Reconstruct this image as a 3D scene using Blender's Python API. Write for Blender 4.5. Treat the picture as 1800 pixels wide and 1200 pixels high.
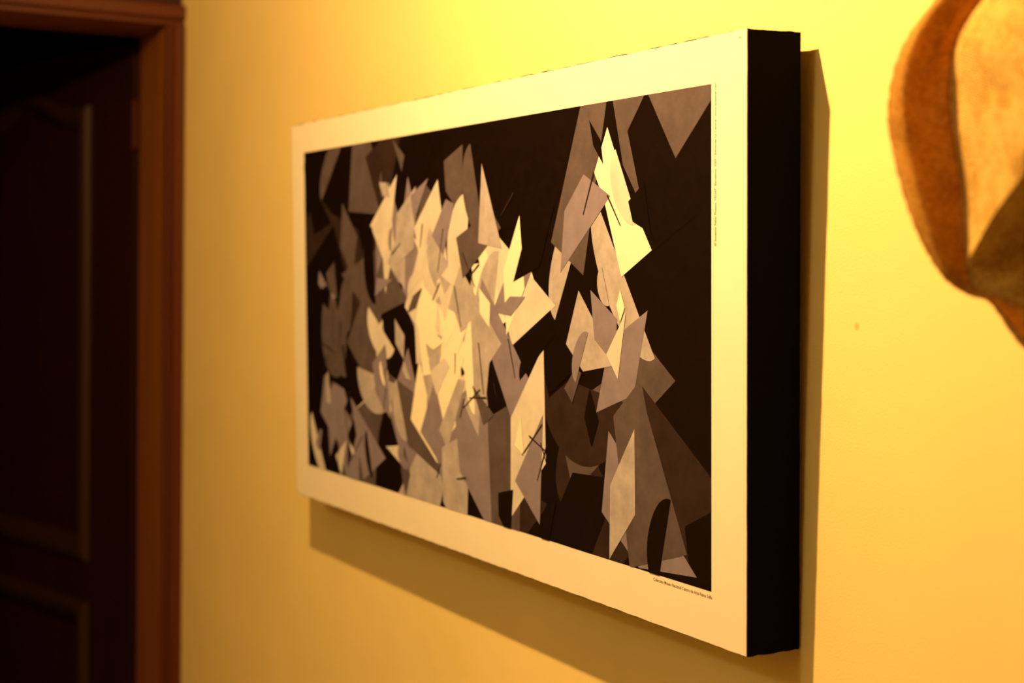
import bpy, bmesh, math, random
from mathutils import Matrix, Vector
from mathutils import noise as mnoise

for o in list(bpy.data.objects):
    bpy.data.objects.remove(o, do_unlink=True)
SC = bpy.context.scene
COL = SC.collection

# ------------------------------------------------------------------ camera
F_PX = 2772.32
CAM = Vector((1.45884, -0.78804, 1.61832))
CR = ((0.476526921, 0.879009331, 0.016269298),      # image right
      (0.044596436, -0.005686577, -0.998988899),    # image down
      (-0.878028047, 0.476770657, -0.041910491))    # view direction
cd = bpy.data.cameras.new('camera')
cd.sensor_fit = 'HORIZONTAL'
cd.sensor_width = 36.0
cd.lens = F_PX * 36.0 / 1800.0
cd.clip_start = 0.02
cd.dof.use_dof = True
cd.dof.focus_distance = 1.34
cd.dof.aperture_fstop = 4.6
cam = bpy.data.objects.new('camera', cd)
COL.objects.link(cam)
m = Matrix.Identity(4)
for i in range(3):
    m[i][0] = CR[0][i]
    m[i][1] = -CR[1][i]
    m[i][2] = -CR[2][i]
    m[i][3] = CAM[i]
cam.matrix_world = m
SC.camera = cam

# ------------------------------------------------------------------ world, lamps, exposure
w = bpy.data.worlds.new('world')
SC.world = w
w.use_nodes = True
w.node_tree.nodes['Background'].inputs[0].default_value = (1.0, 0.6, 0.3, 1)
w.node_tree.nodes['Background'].inputs[1].default_value = 0.0

def point(name, loc, power, color, radius):
    d = bpy.data.lights.new(name, 'POINT')
    d.energy = power
    d.color = color
    d.shadow_soft_size = radius
    o = bpy.data.objects.new(name, d)
    o.location = loc
    COL.objects.link(o)
    return o

# a small reflector lamp close to the wall, thrown down onto the print
hl = bpy.data.lights.new('reflector_lamp', 'SPOT')
hl.energy = 86.0
hl.color = (1.0, 0.595, 0.205)
hl.shadow_soft_size = 0.012
hl.spot_size = math.radians(158)
hl.spot_blend = 0.25
hlo = bpy.data.objects.new('reflector_lamp', hl)
hlo.location = (0.3374, -0.5625, 2.2592)
hlo.rotation_euler = Vector((-0.10, 0.56, -0.85)).to_track_quat('-Z', 'Y').to_euler()
COL.objects.link(hlo)
point('ceiling_lamp', (0.46, -2.05, 2.50), 20.0, (0.88, 0.78, 0.46), 0.10)

SC.view_settings.view_transform = 'Standard'
SC.view_settings.look = 'None'
SC.view_settings.gamma = 1.0
SC.view_settings.use_curve_mapping = False
SC.view_settings.exposure = 0.0

# ------------------------------------------------------------------ helpers
def obj(name, me, mat=None, parent=None):
    if isinstance(me, bmesh.types.BMesh):
        bm = me
        me = bpy.data.meshes.new(name)
        bm.to_mesh(me)
        bm.free()
    o = bpy.data.objects.new(name, me)
    if mat is not None:
        for mm in (mat if isinstance(mat, (list, tuple)) else [mat]):
            me.materials.append(mm)
    COL.objects.link(o)
    if parent is not None:
        o.parent = parent
    return o

def empty(name, loc=(0, 0, 0)):
    o = bpy.data.objects.new(name, None)
    o.empty_display_size = 0.05
    o.location = loc
    COL.objects.link(o)
    return o

def tag(o, label, cat, kind=None, group=None):
    o['label'] = label
    o['category'] = cat
    if kind:
        o['kind'] = kind
    if group:
        o['group'] = group
    return o

def add_box(bm, x0, x1, y0, y1, z0, z1):
    v = [bm.verts.new(p) for p in ((x0, y0, z0), (x1, y0, z0), (x1, y1, z0), (x0, y1, z0),
                                   (x0, y0, z1), (x1, y0, z1), (x1, y1, z1), (x0, y1, z1))]
    for f in ((0, 3, 2, 1), (4, 5, 6, 7), (0, 1, 5, 4), (1, 2, 6, 5), (2, 3, 7, 6), (3, 0, 4, 7)):
        bm.faces.new([v[i] for i in f])

def box(x0, x1, y0, y1, z0, z1, bevel=0.0, seg=2):
    bm = bmesh.new()
    add_box(bm, x0, x1, y0, y1, z0, z1)
    if bevel > 0:
        bmesh.ops.bevel(bm, geom=bm.edges[:], offset=bevel, segments=seg, affect='EDGES', profile=0.6)
    return bm

def extrude_profile(pts, axis, a, b):
    """closed 2-D profile extruded along one axis (0,1,2) from a to b"""
    bm = bmesh.new()
    def mk(p, t):
        if axis == 2:
            return (p[0], p[1], t)
        if axis == 1:
            return (p[0], t, p[1])
        return (t, p[0], p[1])
    A = [bm.verts.new(mk(p, a)) for p in pts]
    B = [bm.verts.new(mk(p, b)) for p in pts]
    n = len(pts)
    bm.faces.new(A)
    bm.faces.new(B[::-1])
    for i in range(n):
        j = (i + 1) % n
        bm.faces.new((A[j], A[i], B[i], B[j]))
    bmesh.ops.recalc_face_normals(bm, faces=bm.faces[:])
    return bm

def smooth(o, angle=None):
    for p in o.data.polygons:
        p.use_smooth = True
    return o

# ------------------------------------------------------------------ materials
def new_mat(name):
    mt = bpy.data.materials.new(name)
    mt.use_nodes = True
    nt = mt.node_tree
    return mt, nt, nt.nodes['Principled BSDF']

def link(nt, a, ao, b, bi):
    nt.links.new(a.outputs[ao], b.inputs[bi])

def ramp(nt, stops):
    r = nt.nodes.new('ShaderNodeValToRGB')
    els = r.color_ramp.elements
    while len(els) < len(stops):
        els.new(0.5)
    for e, (p, c) in zip(els, stops):
        e.position = p
        e.color = (c[0], c[1], c[2], 1)
    return r

def coords(nt, scale=(1, 1, 1), rot=(0, 0, 0), kind='Object'):
    tc = nt.nodes.new('ShaderNodeTexCoord')
    mp = nt.nodes.new('ShaderNodeMapping')
    mp.inputs['Scale'].default_value = scale
    mp.inputs['Rotation'].default_value = rot
    link(nt, tc, kind, mp, 'Vector')
    return mp

def noise_node(nt, mp, scale, detail=4, rough=0.5):
    n = nt.nodes.new('ShaderNodeTexNoise')
    n.inputs['Scale'].default_value = scale
    n.inputs['Detail'].default_value = detail
    n.inputs['Roughness'].default_value = rough
    link(nt, mp, 'Vector', n, 'Vector')
    return n

def bump(nt, src, out, bsdf, strength, dist):
    b = nt.nodes.new('ShaderNodeBump')
    b.inputs['Strength'].default_value = strength
    b.inputs['Distance'].default_value = dist
    link(nt, src, out, b, 'Height')
    if bsdf is not None:
        link(nt, b, 'Normal', bsdf, 'Normal')
    return b

def plaster(name, col, spots=()):
    mt, nt, bs = new_mat(name)
    mp = coords(nt)
    n1 = noise_node(nt, mp, 7.0, 3)
    c = col
    r = ramp(nt, [(0.3, [v * 0.965 for v in c]), (0.7, [min(1, v * 1.02) for v in c])])
    link(nt, n1, 'Fac', r, 'Fac')
    last, lo = r, 'Color'
    for (px, py, pz, rad) in spots:                      # small old stains on the paint
        vd = nt.nodes.new('ShaderNodeVectorMath')
        vd.operation = 'DISTANCE'
        vd.inputs[1].default_value = (px, py, pz)
        link(nt, mp, 'Vector', vd, 0)
        rr = nt.nodes.new('ShaderNodeMapRange')
        rr.inputs['From Min'].default_value = rad * 0.4
        rr.inputs['From Max'].default_value = rad
        rr.inputs['To Min'].default_value = 0.55
        rr.inputs['To Max'].default_value = 0.0
        link(nt, vd, 'Value', rr, 'Value')
        mx = nt.nodes.new('ShaderNodeMixRGB')
        link(nt, rr, 'Result', mx, 'Fac')
        link(nt, last, lo, mx, 'Color1')
        mx.inputs['Color2'].default_value = (0.45, 0.2, 0.05, 1)
        last, lo = mx, 'Color'
    link(nt, last, lo, bs, 'Base Color')
    bs.inputs['Roughness'].default_value = 0.75
    bs.inputs['Specular IOR Level'].default_value = 0.25
    n2 = noise_node(nt, mp, 620.0, 3, 0.6)
    bump(nt, n2, 'Fac', bs, 0.35, 0.0007)
    return mt

def wood(name, dark, light, rough=0.42, axis=2):
    mt, nt, bs = new_mat(name)
    sc = [26, 26, 26]
    sc[axis] = 1.6
    mp = coords(nt, tuple(sc))
    n1 = noise_node(nt, mp, 1.0, 6, 0.6)
    r = ramp(nt, [(0.3, dark), (0.7, light)])
    link(nt, n1, 'Fac', r, 'Fac')
    link(nt, r, 'Color', bs, 'Base Color')
    bs.inputs['Roughness'].default_value = rough
    bs.inputs['Specular IOR Level'].default_value = 0.22
    bump(nt, n1, 'Fac', bs, 0.12, 0.001)
    return mt

def flat(name, col, rough=0.6, spec=0.3, var=0.0, vscale=60):
    mt, nt, bs = new_mat(name)
    bs.inputs['Roughness'].default_value = rough
    bs.inputs['Specular IOR Level'].default_value = spec
    mp = coords(nt)
    n1 = noise_node(nt, mp, vscale, 5, 0.65)
    r = ramp(nt, [(0.3, [v * (1 - var) for v in col]), (0.7, [min(1, v * (1 + var)) for v in col])])
    link(nt, n1, 'Fac', r, 'Fac')
    link(nt, r, 'Color', bs, 'Base Color')
    return mt

WALL = plaster('yellow_plaster', (0.82, 0.63, 0.25), spots=((0.5468, 0, 1.5843, 0.0035), (0.502, 0, 1.83, 0.0015)))
CEIL = plaster('ceiling_plaster', (0.80, 0.72, 0.55))
FLOOR = flat('pale_stone_floor', (0.30, 0.26, 0.21), 0.35, 0.4, 0.12, 18)
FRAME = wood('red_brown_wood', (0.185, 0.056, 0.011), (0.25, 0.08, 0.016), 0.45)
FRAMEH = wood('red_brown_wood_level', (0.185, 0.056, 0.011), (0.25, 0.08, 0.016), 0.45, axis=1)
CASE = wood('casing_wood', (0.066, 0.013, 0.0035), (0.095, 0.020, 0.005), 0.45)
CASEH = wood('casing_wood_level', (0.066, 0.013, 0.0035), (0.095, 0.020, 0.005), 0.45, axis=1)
OVER = wood('dark_wood_and_room_shade', (0.018, 0.003, 0.002), (0.03, 0.005, 0.003), 0.5)
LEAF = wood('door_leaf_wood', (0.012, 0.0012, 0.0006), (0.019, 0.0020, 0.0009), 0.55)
MOULD = wood('moulding_wood', (0.020, 0.0055, 0.0012), (0.028, 0.008, 0.002), 0.5)
BRASS, nt_, bs_ = new_mat('hinge_metal')
bs_.inputs['Base Color'].default_value = (0.05, 0.008, 0.003, 1)
bs_.inputs['Metallic'].default_value = 0.0
bs_.inputs['Roughness'].default_value = 0.6
bs_.inputs['Specular IOR Level'].default_value = 0.1
BLACK = flat('black_board', (0.0022, 0.0016, 0.0014), 0.9, 0.06, 0.3, 200)
PAPER = flat('white_card', (0.78, 0.70, 0.57), 0.55, 0.25, 0.02, 25)

# ------------------------------------------------------------------ setting
XE = -1.18          # end wall
XC = -1.165         # face of the door casing
XF = -1.335         # far edge of the door lining
YB = -2.60          # opposite wall
XB = 3.0            # wall behind the camera
ZC = 2.78
Y_IN = -0.031       # lining face beside the picture wall
Y_OUT = -0.031 - 0.88
Z_HD = 2.029        # head of the door opening

tag(obj('wall_right', box(XE - 0.16, XB, 0.0, 0.12, 0, ZC), WALL), 'yellow plastered wall behind the mounted print', 'wall', 'structure')
bm = bmesh.new()
add_box(bm, XE - 0.15, XE, YB, Y_OUT - 0.02, 0, ZC)
tag(obj('wall_end', bm, WALL), 'yellow end wall beside the dark door opening', 'wall', 'structure')
tag(obj('wall_left', box(XE - 0.15, XB, YB - 0.12, YB, 0, ZC), WALL), 'yellow wall across the hallway from the print', 'wall', 'structure')
tag(obj('wall_back', box(XB, XB + 0.12, YB, 0.12, 0, ZC), WALL), 'yellow wall at the near end of the hallway', 'wall', 'structure')
tag(obj('floor', box(-3.7, XB + 0.12, YB - 0.12, 0.6, -0.08, 0), FLOOR), 'pale stone hallway floor', 'floor', 'structure')
tag(obj('ceiling', box(XE - 0.15, XB + 0.12, YB - 0.12, 0.12, ZC, ZC + 0.08), CEIL), 'pale plaster ceiling of the hallway', 'ceiling', 'structure')
tag(obj('wall_far', box(-3.7, -3.6, YB, 0.6, 0, ZC), OVER), 'wall of the unlit room beyond the open door, darkness painted into its colour', 'wall', 'structure')  # near-black colour paints in the darkness of the unlit room

# door frame: linings and casings
fr = tag(empty('trim_1', (XC, Y_IN, 0)), 'red brown wooden frame around the open door', 'door frame', 'structure')
def framepart(name, bm, mat):
    o = obj(name, bm, mat, fr)
    o.matrix_parent_inverse = Matrix.Translation((-XC, -Y_IN, 0))
    return o
# casing beside the picture wall, with a bead and a groove
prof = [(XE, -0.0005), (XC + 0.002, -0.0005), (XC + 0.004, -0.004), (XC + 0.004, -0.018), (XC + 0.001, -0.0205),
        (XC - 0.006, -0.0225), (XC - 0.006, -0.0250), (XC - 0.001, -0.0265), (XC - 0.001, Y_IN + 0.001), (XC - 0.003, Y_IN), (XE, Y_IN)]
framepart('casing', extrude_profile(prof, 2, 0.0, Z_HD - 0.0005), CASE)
framepart('lining', box(XF, XE, Y_IN, -0.0005, 0, Z_HD + 0.02, 0.0015), FRAME)
# head casing runs over both sides
hp = [(XE, Z_HD), (XC - 0.003, Z_HD), (XC - 0.001, Z_HD + 0.001), (XC - 0.001, Z_HD + 0.005), (XC - 0.006, Z_HD + 0.006),
      (XC - 0.006, Z_HD + 0.0085), (XC + 0.001, Z_HD + 0.011), (XC + 0.004, Z_HD + 0.013), (XC + 0.004, Z_HD + 0.03), (XC + 0.002, Z_HD + 0.034), (XE, Z_HD + 0.034)]
framepart('head_casing', extrude_profile(hp, 1, Y_OUT - 0.031, -0.0005), CASEH)
framepart('head_lining', box(XF, XE, Y_OUT, Y_IN, Z_HD, Z_HD + 0.03, 0.0015), FRAMEH)
framepart('lining', box(XF, XE, Y_OUT - 0.03, Y_OUT, 0, Z_HD + 0.02, 0.0015), FRAME)
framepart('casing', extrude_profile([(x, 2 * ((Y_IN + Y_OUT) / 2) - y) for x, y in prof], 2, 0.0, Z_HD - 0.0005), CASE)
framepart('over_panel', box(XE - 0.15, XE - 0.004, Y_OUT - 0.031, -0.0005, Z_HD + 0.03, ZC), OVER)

# door leaf, swung away into the dark room
ANG = math.radians(15.0)
dr = empty('door_1', (XF - 0.010, Y_IN - 0.001, 0))
tag(dr, 'dark panelled wooden door standing open with an arched top panel', 'door', 'structure')
dr.rotation_euler = (0, 0, math.pi + ANG)     # local +X runs along the leaf away from the hinge, +Y towards picture-wall side
LW, LT = 0.86, 0.038
# in local space the visible face is at local y = +? : world -Y side is local +Y after the half turn
FACE = 0.0
ZB, ZT = 0.008, 2.020
S0, S1 = 0.185, LW - 0.185
PZ0, PZ1 = 1.086, 1.903            # upper panel (springing of its arch)
QZ0, QZ1 = 0.22, 0.972             # lower panel
def arch(s):
    """height of the ogee arch over the springing line"""
    t = (s - S0) / (S1 - S0)
    u = max(0.0, 1 - abs(t - 0.5) / 0.40)
    return 0.044 * (u * u * (3 - 2 * u))
def leafpart(name, bm, mat):
    return obj(name, bm, mat, dr)
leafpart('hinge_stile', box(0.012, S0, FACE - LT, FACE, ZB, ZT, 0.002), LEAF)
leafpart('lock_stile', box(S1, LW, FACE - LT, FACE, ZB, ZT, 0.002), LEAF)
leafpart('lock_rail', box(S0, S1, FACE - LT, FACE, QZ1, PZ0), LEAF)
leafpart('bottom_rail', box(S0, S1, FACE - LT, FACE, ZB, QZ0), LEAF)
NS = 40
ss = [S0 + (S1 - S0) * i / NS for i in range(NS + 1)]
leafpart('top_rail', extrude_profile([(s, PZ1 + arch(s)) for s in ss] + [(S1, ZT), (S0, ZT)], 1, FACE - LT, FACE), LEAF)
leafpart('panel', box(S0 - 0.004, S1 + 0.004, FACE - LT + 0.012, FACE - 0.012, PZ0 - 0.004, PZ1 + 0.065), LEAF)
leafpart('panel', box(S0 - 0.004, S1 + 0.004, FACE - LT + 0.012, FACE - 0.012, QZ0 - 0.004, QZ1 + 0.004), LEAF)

def sweep(path, prof, closed=True):
    """sweep a 2-D profile (in-plane offset towards outside, height over face) along a path in the leaf's x-z plane"""
    bm = bmesh.new()
    n = len(path)
    rings = []
    for i in range(n):
        p = Vector(path[i])
        a = Vector(path[i - 1]) if (closed or i > 0) else p
        b = Vector(path[(i + 1) % n]) if (closed or i < n - 1) else p
        d0 = (p - a).normalized()
        d1 = (b - p).normalized()
        n0 = Vector((d0.y, -d0.x))
        n1 = Vector((d1.y, -d1.x))
        nn = (n0 + n1)
        nn = nn / max(0.3, nn.dot(nn) / 2) if nn.length > 1e-6 else n0
        rings.append([bm.verts.new((p.x + nn.x * o_, FACE + h_, p.y + nn.y * o_)) for o_, h_ in prof])
    k = len(prof)
    for i in range(n if closed else n - 1):
        A, B = rings[i], rings[(i + 1) % n]
        for j in range(k):
            bm.faces.new((A[j], A[(j + 1) % k], B[(j + 1) % k], B[j]))
    bmesh.ops.recalc_face_normals(bm, faces=bm.faces[:])
    return bm
mprof = [(0.019, -0.001), (0.018, 0.004), (0.013, 0.010), (0.003, 0.014), (-0.007, 0.011), (-0.014, 0.003), (-0.021, -0.004), (-0.026, -0.013), (0.0, -0.013)]
up_path = [(S0, PZ0), (S1, PZ0)] + [(s, PZ1 + arch(s)) for s in reversed(ss)]
leafpart('panel_moulding', sweep(up_path, mprof), MOULD)
leafpart('panel_moulding', sweep([(S0, QZ0), (S1, QZ0), (S1, QZ1), (S0, QZ1)], mprof), MOULD)
for hz in (1.875, 0.22):
    bm = bmesh.new()
    bmesh.ops.create_cone(bm, cap_ends=True, segments=16, radius1=0.0065, radius2=0.0065, depth=0.072)
    bmesh.ops.translate(bm, verts=bm.verts[:], vec=(0.003, FACE + 0.003, hz))
    for zz in (hz - 0.039, hz + 0.039):
        r_ = bmesh.ops.create_uvsphere(bm, u_segments=12, v_segments=8, radius=0.007)
        bmesh.ops.translate(bm, verts=r_['verts'], vec=(0.003, FACE + 0.003, zz))
    leafpart('hinge', bm, BRASS)

# ------------------------------------------------------------------ the mounted print
PW, PH = 0.4 * 2.223, 0.4
ML, MR, MT, MB, DEP = 0.043635, 0.046090, 0.037129, 0.042109, 0.050875
X0, X1 = -PW / 2 - ML, PW / 2 + MR
Z0, Z1 = -PH / 2 - MB, PH / 2 + MT
PM = Matrix(((0.9999920, 0.0039999680, 0, 0),
             (-0.0039985537, 0.9996384162, -0.0265903819, -0.0570547262),
             (-0.0001063607, 0.0265901692, 0.9996464133, 1.57), (0, 0, 0, 1)))
BASE = Vector(((X0 + X1) / 2, DEP, Z0))
pan = empty('mounted_print')
pan.matrix_world = PM @ Matrix.Translation(BASE)
tag(pan, 'wide abstract print with white margins on thick black board, on yellow wall', 'picture')
def panpart(name, bm, mat):
    bmesh.ops.translate(bm, verts=bm.verts[:], vec=-BASE)
    return obj(name, bm, mat, pan)

random.seed(4)
def outline(nx, nz, amp, inset=0.0):
    pts = []
    def j():
        return random.uniform(-amp, amp)
    a0, a1, b0, b1 = X0 + inset, X1 - inset, Z0 + inset, Z1 - inset
    for i in range(nx):
        pts.append((a0 + (a1 - a0) * i / nx, b0 + (j() if i else 0)))
    for i in range(nz):
        pts.append((a1 + (j() * 0.4 if i else 0), b0 + (b1 - b0) * i / nz))
    for i in range(nx):
        pts.append((a1 - (a1 - a0) * i / nx, b1 + (j() if i else 0)))
    for i in range(nz):
        pts.append((a0 + (j() * 0.4 if i else 0), b1 - (b1 - b0) * i / nz))
    return pts
# board: sawn edges a little ragged along the depth
bo = outline(90, 44, 0.0006)
ys = [0.0006 + (DEP - 0.0006) * k / 10 for k in range(11)]
bm = bmesh.new()
rings = []
for k, y in enumerate(ys):
    rings.append([bm.verts.new((x, y, z + (random.uniform(-0.0005, 0.0005) if 0 < k < 10 and (abs(z - Z0) < 0.002 or abs(z - Z1) < 0.002) else 0))) for x, z in bo])
for A, B in zip(rings[:-1], rings[1:]):
    for i in range(len(bo)):
        j = (i + 1) % len(bo)
        bm.faces.new((A[i], A[j], B[j], B[i]))
bm.faces.new(rings[0])
bm.faces.new(rings[-1][::-1])
bmesh.ops.recalc_face_normals(bm, faces=bm.faces[:])
panpart('board', bm, BLACK)
po = outline(120, 50, 0.00028, 0.0004)
panpart('paper_mount', extrude_profile([(x, z) for x, z in po], 1, 0.0, 0.0006), PAPER)

# printed image: an abstract arrangement of flat shapes, each tone a printing ink
INK = [flat('ink_black', (0.0050, 0.0019, 0.0013), 0.45, 0.1, 0.25, 80),
       flat('ink_brown', (0.026, 0.0145, 0.013), 0.5, 0.1, 0.25, 50),
       flat('ink_umber', (0.085, 0.064, 0.072), 0.5, 0.1, 0.2, 45),
       flat('ink_mauve', (0.20, 0.165, 0.225), 0.5, 0.1, 0.12, 45),
       flat('ink_grey', (0.36, 0.32, 0.35), 0.5, 0.1, 0.2, 40),
       flat('ink_pale', (0.55, 0.50, 0.48), 0.5, 0.1, 0.12, 35),
       flat('ink_cream', (0.74, 0.67, 0.55), 0.5, 0.1, 0.03, 30)]
K, BR, UM, MA, GR, PA, CR_ = range(7)
ART = bmesh.new()
layer = [0]
ASP = 2.223
def clip(poly):
    """clip to the picture rectangle"""
    for (ax, val, keep) in ((0, 0.0, 1), (0, ASP, -1), (1, 0.0, 1), (1, 1.0, -1)):
        out = []
        n = len(poly)
        for i in range(n):
            p, q = poly[i], poly[(i + 1) % n]
            dp, dq = (p[ax] - val) * keep, (q[ax] - val) * keep
            if dp >= 0:
                out.append(p)
            if (dp >= 0) != (dq >= 0):
                t = dp / (dp - dq)
                out.append((p[0] + (q[0] - p[0]) * t, p[1] + (q[1] - p[1]) * t))
        poly = out
        if len(poly) < 3:
            return poly
    return poly
def shape(tone, poly, raw=False):
    if not raw:
        poly = clip(list(poly))
    if len(poly) < 3:
        return
    y = -0.00004 - 0.0000045 * layer[0]
    layer[0] += 1
    vs = [ART.verts.new((-PW / 2 + u * PH, y, -PH / 2 + v * PH)) for u, v in poly]
    area = sum(poly[i][0] * poly[(i + 1) % len(poly)][1] - poly[(i + 1) % len(poly)][0] * poly[i][1] for i in range(len(poly)))
    if area < 0:
        vs.reverse()
    f = ART.faces.new(vs)
    f.material_index = tone
def ell(tone, cu, cv, ru, rv, rot=0, a0=0, a1=360, n=40, hole=0.0):
    pts = []
    c, s = math.cos(math.radians(rot)), math.sin(math.radians(rot))
    full = abs(a1 - a0) >= 360
    m_ = n if full else n + 1
    def P(a, k):
        x, y_ = ru * k * math.cos(a), rv * k * math.sin(a)
        return (cu + x * c - y_ * s, cv + x * s + y_ * c)
    for i in range(m_):
        pts.append(P(math.radians(a0 + (a1 - a0) * i / n), 1))
    if not full:
        if hole > 0:
            for i in range(m_):
                pts.append(P(math.radians(a1 - (a1 - a0) * i / n), hole))
        else:
            pts.append((cu, cv))
    shape(tone, pts)
def ring(tone, cu, cv, ru, rv, th, rot=0, a0=0, a1=359.9):
    ell(tone, cu, cv, ru, rv, rot, a0, a1, 48, 1 - th / ((ru + rv) / 2))
def bar(tone, u0, v0, u1, v1, w0, w1=None):
    w1 = w0 if w1 is None else w1
    dx, dy = u1 - u0, v1 - v0
    L = math.hypot(dx, dy)
    nx, ny = -dy / L, dx / L
    shape(tone, [(u0 + nx * w0 / 2, v0 + ny * w0 / 2), (u0 - nx * w0 / 2, v0 - ny * w0 / 2),
                 (u1 - nx * w1 / 2, v1 - ny * w1 / 2), (u1 + nx * w1 / 2, v1 + ny * w1 / 2)])

shape(K, [(0, 0), (ASP, 0), (ASP, 1), (0, 1)])
# an invented arrangement of shards, half discs and bars; paler towards the middle
rnd = random.Random(21)
BLOBS = ((1.02, 0.46, 0.26, 0.40, 1.0), (0.67, 0.80, 0.11, 0.10, 0.9), (0.20, 0.42, 0.13, 0.28, 0.72), (1.33, 0.62, 0.11, 0.20, 0.9),
         (1.72, 0.60, 0.06, 0.22, 0.75), (1.90, 0.58, 0.10, 0.22, 0.85), (1.90, 0.14, 0.24, 0.10, 0.62), (0.22, 0.10, 0.20, 0.09, 0.72),
         (0.58, 0.32, 0.15, 0.28, 0.68), (1.45, 0.25, 0.12, 0.16, 0.75), (1.85, 0.80, 0.07, 0.09, 0.9), (0.86, 0.10, 0.20, 0.08, 0.6))
def level(u, v):
    return min(1.0, sum(k * math.exp(-((u - a) / su) ** 2 - ((v - c) / sv) ** 2) for a, c, su, sv, k in BLOBS))
def wedge(tone, u, v, L, W, a):
    c, s_ = math.cos(a), math.sin(a)
    def P(x, y_):
        return (u + x * c - y_ * s_, v + x * s_ + y_ * c)
    kind = rnd.randrange(5)
    if kind == 0:
        shape(tone, [P(-L, -W), P(L, -W * 0.2), P(-L * 0.6, W)])
    elif kind == 1:
        shape(tone, [P(-L, -W), P(L, -W * 0.6), P(L * 0.8, W * 0.5), P(-L * 0.9, W)])
    elif kind == 2:
        shape(tone, [P(-L, -W), P(L * 0.9, -W), P(L * 0.5, W), P(-L * 0.3, W * 0.8)])
    elif kind == 3:
        ell(tone, u, v, L * 0.9, W * 1.2, math.degrees(a), 0, 180)
    else:
        shape(tone, [P(-L, 0), P(-L * 0.1, -W), P(L, 0), P(0, W * 0.8)])
# broad dark planes first
for i in range(16):
    u, v = rnd.uniform(0, ASP), rnd.uniform(0, 1)
    wedge(BR if rnd.random() < 0.75 else UM, u, v, rnd.uniform(0.12, 0.26), rnd.uniform(0.07, 0.16), rnd.uniform(0, math.pi))
shape(UM, [(1.86, 1), (ASP, 1), (ASP, 0.97), (1.98, 0.76), (1.90, 0.86)])
# then the lighter shards, large to small
for gen, (cnt, l0, l1) in enumerate(((50, 0.15, 0.26), (56, 0.09, 0.16), (44, 0.035, 0.08))):
    done = 0
    while done < cnt:
        u, v = rnd.uniform(0.03, ASP - 0.04), rnd.uniform(0.03, 0.95)
        q = level(u, v)
        if rnd.random() > q * 1.25 + 0.02:
            continue
        q2 = q + rnd.uniform(-0.38, 0.12)
        tone = K if q2 < 0.12 else UM if q2 < 0.30 else MA if q2 < 0.45 else GR if q2 < 0.55 else PA if q2 < 0.70 else CR_
        L = rnd.uniform(l0, l1)
        wedge(tone, u, v, L, L * rnd.uniform(0.30, 0.62), math.pi / 2 + rnd.gauss(0, 0.65))
        done += 1
# thin drawn lines over the shards
for i in range(60):
    u, v = rnd.uniform(0.05, ASP - 0.05), rnd.uniform(0.05, 0.95)
    q = level(u, v)
    a = math.pi / 2 + rnd.gauss(0, 0.8)
    L = rnd.uniform(0.02, 0.07)
    if q > 0.4:
        bar(BR, u - L * math.cos(a), v - L * math.sin(a), u + L * math.cos(a), v + L * math.sin(a), 0.003, 0.005)
panpart('printed_image', ART, INK)

# captions printed on the margin
def caption(name, body, size_to, x_right, z_base, vertical, mat):
    cu = bpy.data.curves.new(name, 'FONT')
    cu.body = body
    cu.size = 0.006
    cu.offset = 0.00012
    tmp = bpy.data.objects.new(name, cu)
    COL.objects.link(tmp)
    bpy.context.view_layer.update()
    dg = bpy.context.evaluated_depsgraph_get()
    me = bpy.data.meshes.new_from_object(tmp.evaluated_get(dg))
    bpy.data.objects.remove(tmp, do_unlink=True)
    xs = [v.co.x for v in me.vertices]
    x0_, x1_ = min(xs), max(xs)
    k = size_to / (x1_ - x0_)
    for v in me.vertices:
        a, b = (v.co.x - x0_) * k, v.co.y * k
        if vertical:
            v.co = (x_right - b, -0.00005, z_base + a)
        else:
            v.co = (x_right - size_to + a, -0.00005, z_base + b)
        v.co -= BASE
    me.materials.clear()
    return obj(name, me, mat, pan)
INKT = flat('ink_caption', (0.16, 0.075, 0.02), 0.6, 0.1, 0.0, 40)
INKV = flat('ink_caption_pale', (0.045, 0.018, 0.004), 0.6, 0.1, 0.0, 40)
c1 = caption('caption', 'Colección Museo Nacional Centro de Arte Reina Sofía', 0.0845, PW / 2 + 0.0008, -PH / 2 - 0.0058, False, INKT)
c1['label'] = 'small dark caption under the lower right corner of the image'
c2 = caption('caption', '© Sucesión Pablo Picasso, VEGAP, Barcelona, 2009 / Ediciones La Central / www.lacentral.com', 0.1262, PW / 2 + 0.0063, PH / 2 - 0.1262, True, INKV)
c2['label'] = 'tiny brown credit line running up the right margin'
# small fixing pins at two corners of the card
for (x, z) in ((X1 - 0.009, Z1 - 0.0055), (X0 + 0.003, Z0 + 0.004)):
    bm = bmesh.new()
    bmesh.ops.create_uvsphere(bm, u_segments=12, v_segments=8, radius=0.0011)
    bmesh.ops.scale(bm, verts=bm.verts[:], vec=(1, 0.5, 1))
    bmesh.ops.translate(bm, verts=bm.verts[:], vec=(x, -0.0002, z))
    panpart('pin', bm, flat('pin_metal', (0.5, 0.36, 0.2), 0.35, 0.5, 0.0, 30))

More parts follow.
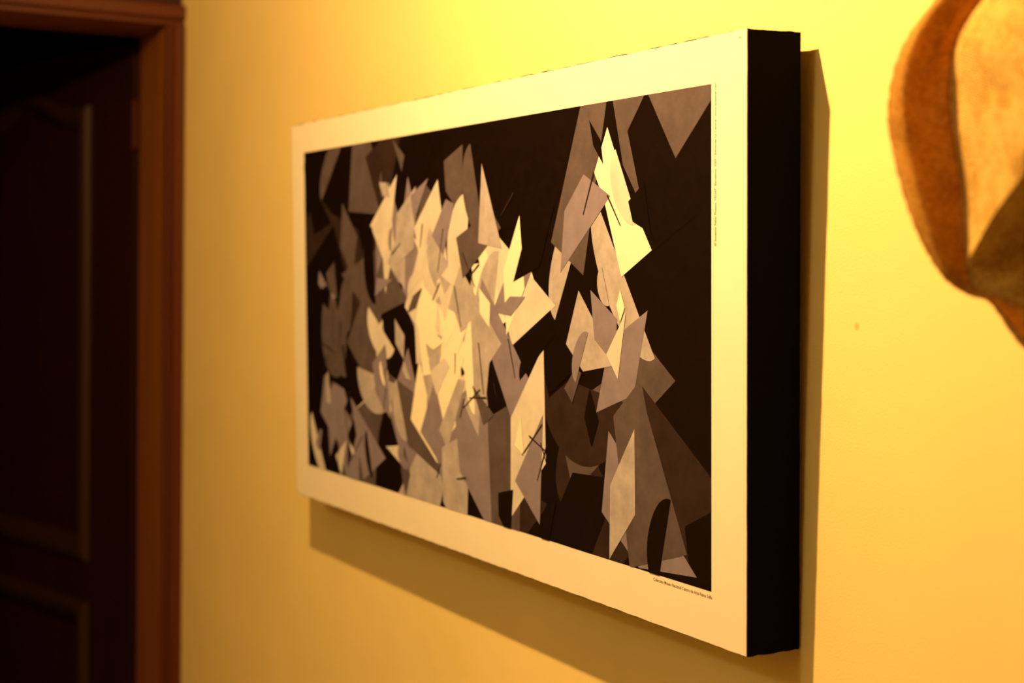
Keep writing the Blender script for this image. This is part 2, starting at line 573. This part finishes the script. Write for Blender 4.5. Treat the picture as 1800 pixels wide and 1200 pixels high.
# ------------------------------------------------------------------ hat
HO = Vector((0.8274, -0.0862, 1.714))
HR = Vector((0.83296, 0.55229, 0.03404))
HU = Vector((-0.0446, 0.00569, 0.99899))
HW = Vector((0.55154, -0.83363, 0.02937))
HE = [[-0.0594, 0.088, 0.008], [-0.0756, 0.07, 0.008], [-0.0951, 0.0444, 0.008], [-0.1034, 0.0127, 0.008], [-0.1007, -0.0159, 0.008], [-0.0917, -0.0506, 0.008], [-0.081, -0.0757, 0.006], [-0.0711, -0.0913, 0.002], [-0.0606, -0.0992, -0.005], [-0.0494, -0.1044, -0.014], [-0.0337, -0.1294, -0.025], [-0.0059, -0.1491, -0.03], [0.0316, -0.1406, -0.025], [0.0652, -0.1028, -0.01], [0.0888, -0.0524, 0.01], [0.0918, -0.0023, 0.016], [0.0727, 0.0472, 0.017], [0.0361, 0.0846, 0.017], [-0.011, 0.0996, 0.017]]
HB = [[-0.0372, 0.0823, 0.0], [-0.0534, 0.0693, 0.0], [-0.0676, 0.0466, 0.0], [-0.0719, 0.0214, 0.0], [-0.0702, -0.0019, 0.0], [-0.0657, -0.0352, 0.0], [-0.0634, -0.0617, 0.0], [-0.0624, -0.0861, 0.0], [-0.0572, -0.0974, 0.0], [-0.0451, -0.1022, 0.0], [-0.0293, -0.1082, 0.0], [0.0, -0.1133, 0.0], [0.0313, -0.1026, 0.0], [0.056, -0.0719, 0.0], [0.0687, -0.0293, 0.0], [0.0673, 0.0108, 0.0], [0.0517, 0.0493, 0.0], [0.0284, 0.0735, 0.0], [-0.0046, 0.0867, 0.0]]
HT = [[-0.0, 0.0416, 0.086], [-0.0056, 0.0304, 0.086], [-0.0099, 0.0132, 0.086], [-0.0118, -0.0028, 0.086], [-0.0127, -0.0145, 0.086], [-0.0133, -0.0233, 0.086], [-0.0133, -0.0292, 0.086], [-0.0114, -0.0362, 0.082], [-0.0063, -0.0409, 0.082], [0.0025, -0.0474, 0.084], [0.0108, -0.0507, 0.084], [0.0218, -0.0497, 0.084], [0.034, -0.0417, 0.084], [0.0434, -0.0307, 0.084], [0.0487, -0.0183, 0.084], [0.046, -0.0024, 0.084], [0.0367, 0.0154, 0.084], [0.0232, 0.031, 0.084], [0.0094, 0.041, 0.084]]
NK = len(HE)
CORNER = 7
def dense(loop, sub=8, corner=None):
    out = []
    P = [Vector(p) for p in loop]
    n = len(P)
    for i in range(n):
        p1, p2 = P[i], P[(i + 1) % n]
        t1 = (p2 - P[i - 1]) * 0.5
        t2 = (P[(i + 2) % n] - p1) * 0.5
        if i == corner:
            t1 = (p2 - p1) * 0.6
        if (i + 1) % n == corner:
            t2 = (p2 - p1) * 0.6
        for k in range(sub):
            t = k / sub
            a = 2 * t ** 3 - 3 * t ** 2 + 1
            b = t ** 3 - 2 * t ** 2 + t
            c = -2 * t ** 3 + 3 * t ** 2
            d = t ** 3 - t ** 2
            out.append(p1 * a + t1 * b + p2 * c + t2 * d)
    return out
HMID = []
for i in range(NK):
    b, t = Vector(HB[i]), Vector(HT[i])
    if 3 <= i <= 6:
        k, hh = 0.40, 0.44          # dented side
    elif i == 7:
        k, hh = 0.38, 0.62          # the sharp fold
    elif 8 <= i <= 11:
        k, hh = 0.95, 0.02          # pinched front
    else:
        k, hh = 0.28, 0.62
    mdl = b.lerp(t, k)
    mdl.z = b.z + (t.z - b.z) * hh
    HMID.append(mdl)
dE, dB, dM, dT = dense(HE), dense(HB, corner=CORNER), dense(HMID, corner=CORNER), dense(HT, corner=CORNER)
ND = len(dE)
hat = empty('cloth_hat')
hat_m = Matrix.Identity(4)
for i in range(3):
    hat_m[i][0], hat_m[i][1], hat_m[i][2], hat_m[i][3] = HR[i], HU[i], HW[i], HO[i]
hat.matrix_world = hat_m
tag(hat, 'tan woven cloth hat with upturned brim, right of the print', 'hat')

def cloth(name, col, dark, trans=0.25):
    mt, nt, bs = new_mat(name)
    mp = coords(nt)
    n1 = noise_node(nt, mp, 420.0, 3, 0.7)
    n2 = noise_node(nt, mp, 45.0, 4, 0.6)
    mx = nt.nodes.new('ShaderNodeMath')
    mx.operation = 'MULTIPLY_ADD'
    link(nt, n1, 'Fac', mx, 0)
    mx.inputs[1].default_value = 0.65
    m2 = nt.nodes.new('ShaderNodeMath')
    m2.operation = 'MULTIPLY'
    link(nt, n2, 'Fac', m2, 0)
    m2.inputs[1].default_value = 0.35
    link(nt, m2, 'Value', mx, 2)
    r = ramp(nt, [(0.41, dark), (0.58, col)])
    link(nt, mx, 'Value', r, 'Fac')
    link(nt, r, 'Color', bs, 'Base Color')
    bs.inputs['Roughness'].default_value = 0.9
    bs.inputs['Specular IOR Level'].default_value = 0.1
    # woven threads
    wv = []
    for rot in (0.0, math.pi / 2):
        mpw = coords(nt, (1, 1, 1), (0, 0, rot + 0.5))
        wn = nt.nodes.new('ShaderNodeTexWave')
        wn.inputs['Scale'].default_value = 230.0
        wn.inputs['Distortion'].default_value = 1.5
        wn.inputs['Detail'].default_value = 1.0
        link(nt, mpw, 'Vector', wn, 'Vector')
        wv.append(wn)
    ad = nt.nodes.new('ShaderNodeMath')
    ad.operation = 'ADD'
    link(nt, wv[0], 'Fac', ad, 0)
    link(nt, wv[1], 'Fac', ad, 1)
    ad2 = nt.nodes.new('ShaderNodeMath')
    ad2.operation = 'ADD'
    link(nt, ad, 'Value', ad2, 0)
    link(nt, n1, 'Fac', ad2, 1)
    b = bump(nt, ad2, 'Value', bs, 0.6, 0.0008)
    tr = nt.nodes.new('ShaderNodeBsdfTranslucent')
    link(nt, r, 'Color', tr, 'Color')
    mix = nt.nodes.new('ShaderNodeMixShader')
    mix.inputs[0].default_value = trans
    link(nt, bs, 'BSDF', mix, 1)
    link(nt, tr, 'BSDF', mix, 2)
    link(nt, mix, 'Shader', nt.nodes['Material Output'], 'Surface')
    return mt
CLOTH = cloth('tan_cloth', (0.74, 0.49, 0.14), (0.40, 0.21, 0.04), 0.03)
BRIMC = cloth('tan_brim_cloth', (0.80, 0.47, 0.11), (0.50, 0.25, 0.04), 0.50)
BIND = cloth('hat_binding', (0.70, 0.42, 0.15), (0.46, 0.22, 0.06), 0.15)

def loft(rings, closed_top=None):
    bm = bmesh.new()
    R = [[bm.verts.new(p) for p in ring_] for ring_ in rings]
    for A, B in zip(R[:-1], R[1:]):
        for i in range(ND):
            j = (i + 1) % ND
            bm.faces.new((A[i], A[j], B[j], B[i]))
    if closed_top is not None:
        c = bm.verts.new(closed_top)
        for i in range(ND):
            bm.faces.new((R[-1][i], R[-1][(i + 1) % ND], c))
    bmesh.ops.recalc_face_normals(bm, faces=bm.faces[:])
    return bm
# brim: shallow bowl that turns up on the sides and down at the front
rings = []
for k in range(21):
    t = k / 20                      # 0 edge, 1 crown base
    rg = []
    for i in range(ND):
        p = dE[i].lerp(dB[i], t)
        lip = 0.004 + 0.005 * min(1.0, max(0.0, dE[i].z / 0.006))
        top = dE[i].z + lip
        if t >= 0.33:
            p.z = dB[i].z + (top - dB[i].z) * ((1 - t) / 0.67) ** 1.5
        else:
            p.z = top - lip * ((0.33 - t) / 0.33) ** 1.6
        p = p + Vector((0, 0, 0.0012 * mnoise.noise(p * 40)))
        rg.append(p)
    rings.append(rg)
br = smooth(obj('brim', loft(rings), BRIMC, hat))
sm = br.modifiers.new('thickness', 'SOLIDIFY')
sm.thickness = 0.0022
sm.offset = 0
# crown
rings = []
for k in range(15):
    t = k / 14
    rg = []
    for i in range(ND):
        p = dB[i] * ((1 - t) ** 2) + dM[i] * (2 * t * (1 - t)) + dT[i] * (t * t)
        p = p + Vector((mnoise.noise(p * 28), mnoise.noise(p * 28 + Vector((9, 2, 4))), 0)) * 0.0016 * math.sin(math.pi * t)
        rg.append(p)
    rings.append(rg)
ctr = sum(dT, Vector()) / ND
for k, dz in ((0.12, 0.0035), (0.25, 0.0035), (0.45, -0.002), (0.7, -0.010), (0.9, -0.014)):
    rings.append([p.lerp(ctr, k) + Vector((0, 0, dz)) for p in dT])
cr = smooth(obj('crown', loft(rings, ctr + Vector((0, 0, -0.0145))), CLOTH, hat))
sm = cr.modifiers.new('thickness', 'SOLIDIFY')
sm.thickness = 0.002
sm.offset = -1
# stitched binding along the brim edge
bm = bmesh.new()
RS = 8
prev = None
first = None
for i in range(ND):
    p = dE[i]
    tg = (dE[(i + 1) % ND] - dE[i - 1]).normalized()
    inn = (dB[i] - dE[i])
    inn = (inn - tg * inn.dot(tg)).normalized()
    nn = tg.cross(inn)
    rr = 0.0021 * (1 + 0.22 * math.sin(i * 2.4) * random.random())
    rg = [bm.verts.new(p + inn * (0.0012 + 1.5 * rr * math.cos(2 * math.pi * k / RS)) + nn * rr * math.sin(2 * math.pi * k / RS)) for k in range(RS)]
    if prev:
        for k in range(RS):
            bm.faces.new((prev[k], prev[(k + 1) % RS], rg[(k + 1) % RS], rg[k]))
    else:
        first = rg
    prev = rg
for k in range(RS):
    bm.faces.new((prev[k], prev[(k + 1) % RS], first[(k + 1) % RS], first[k]))
bmesh.ops.recalc_face_normals(bm, faces=bm.faces[:])
smooth(obj('brim_binding', bm, BIND, hat))
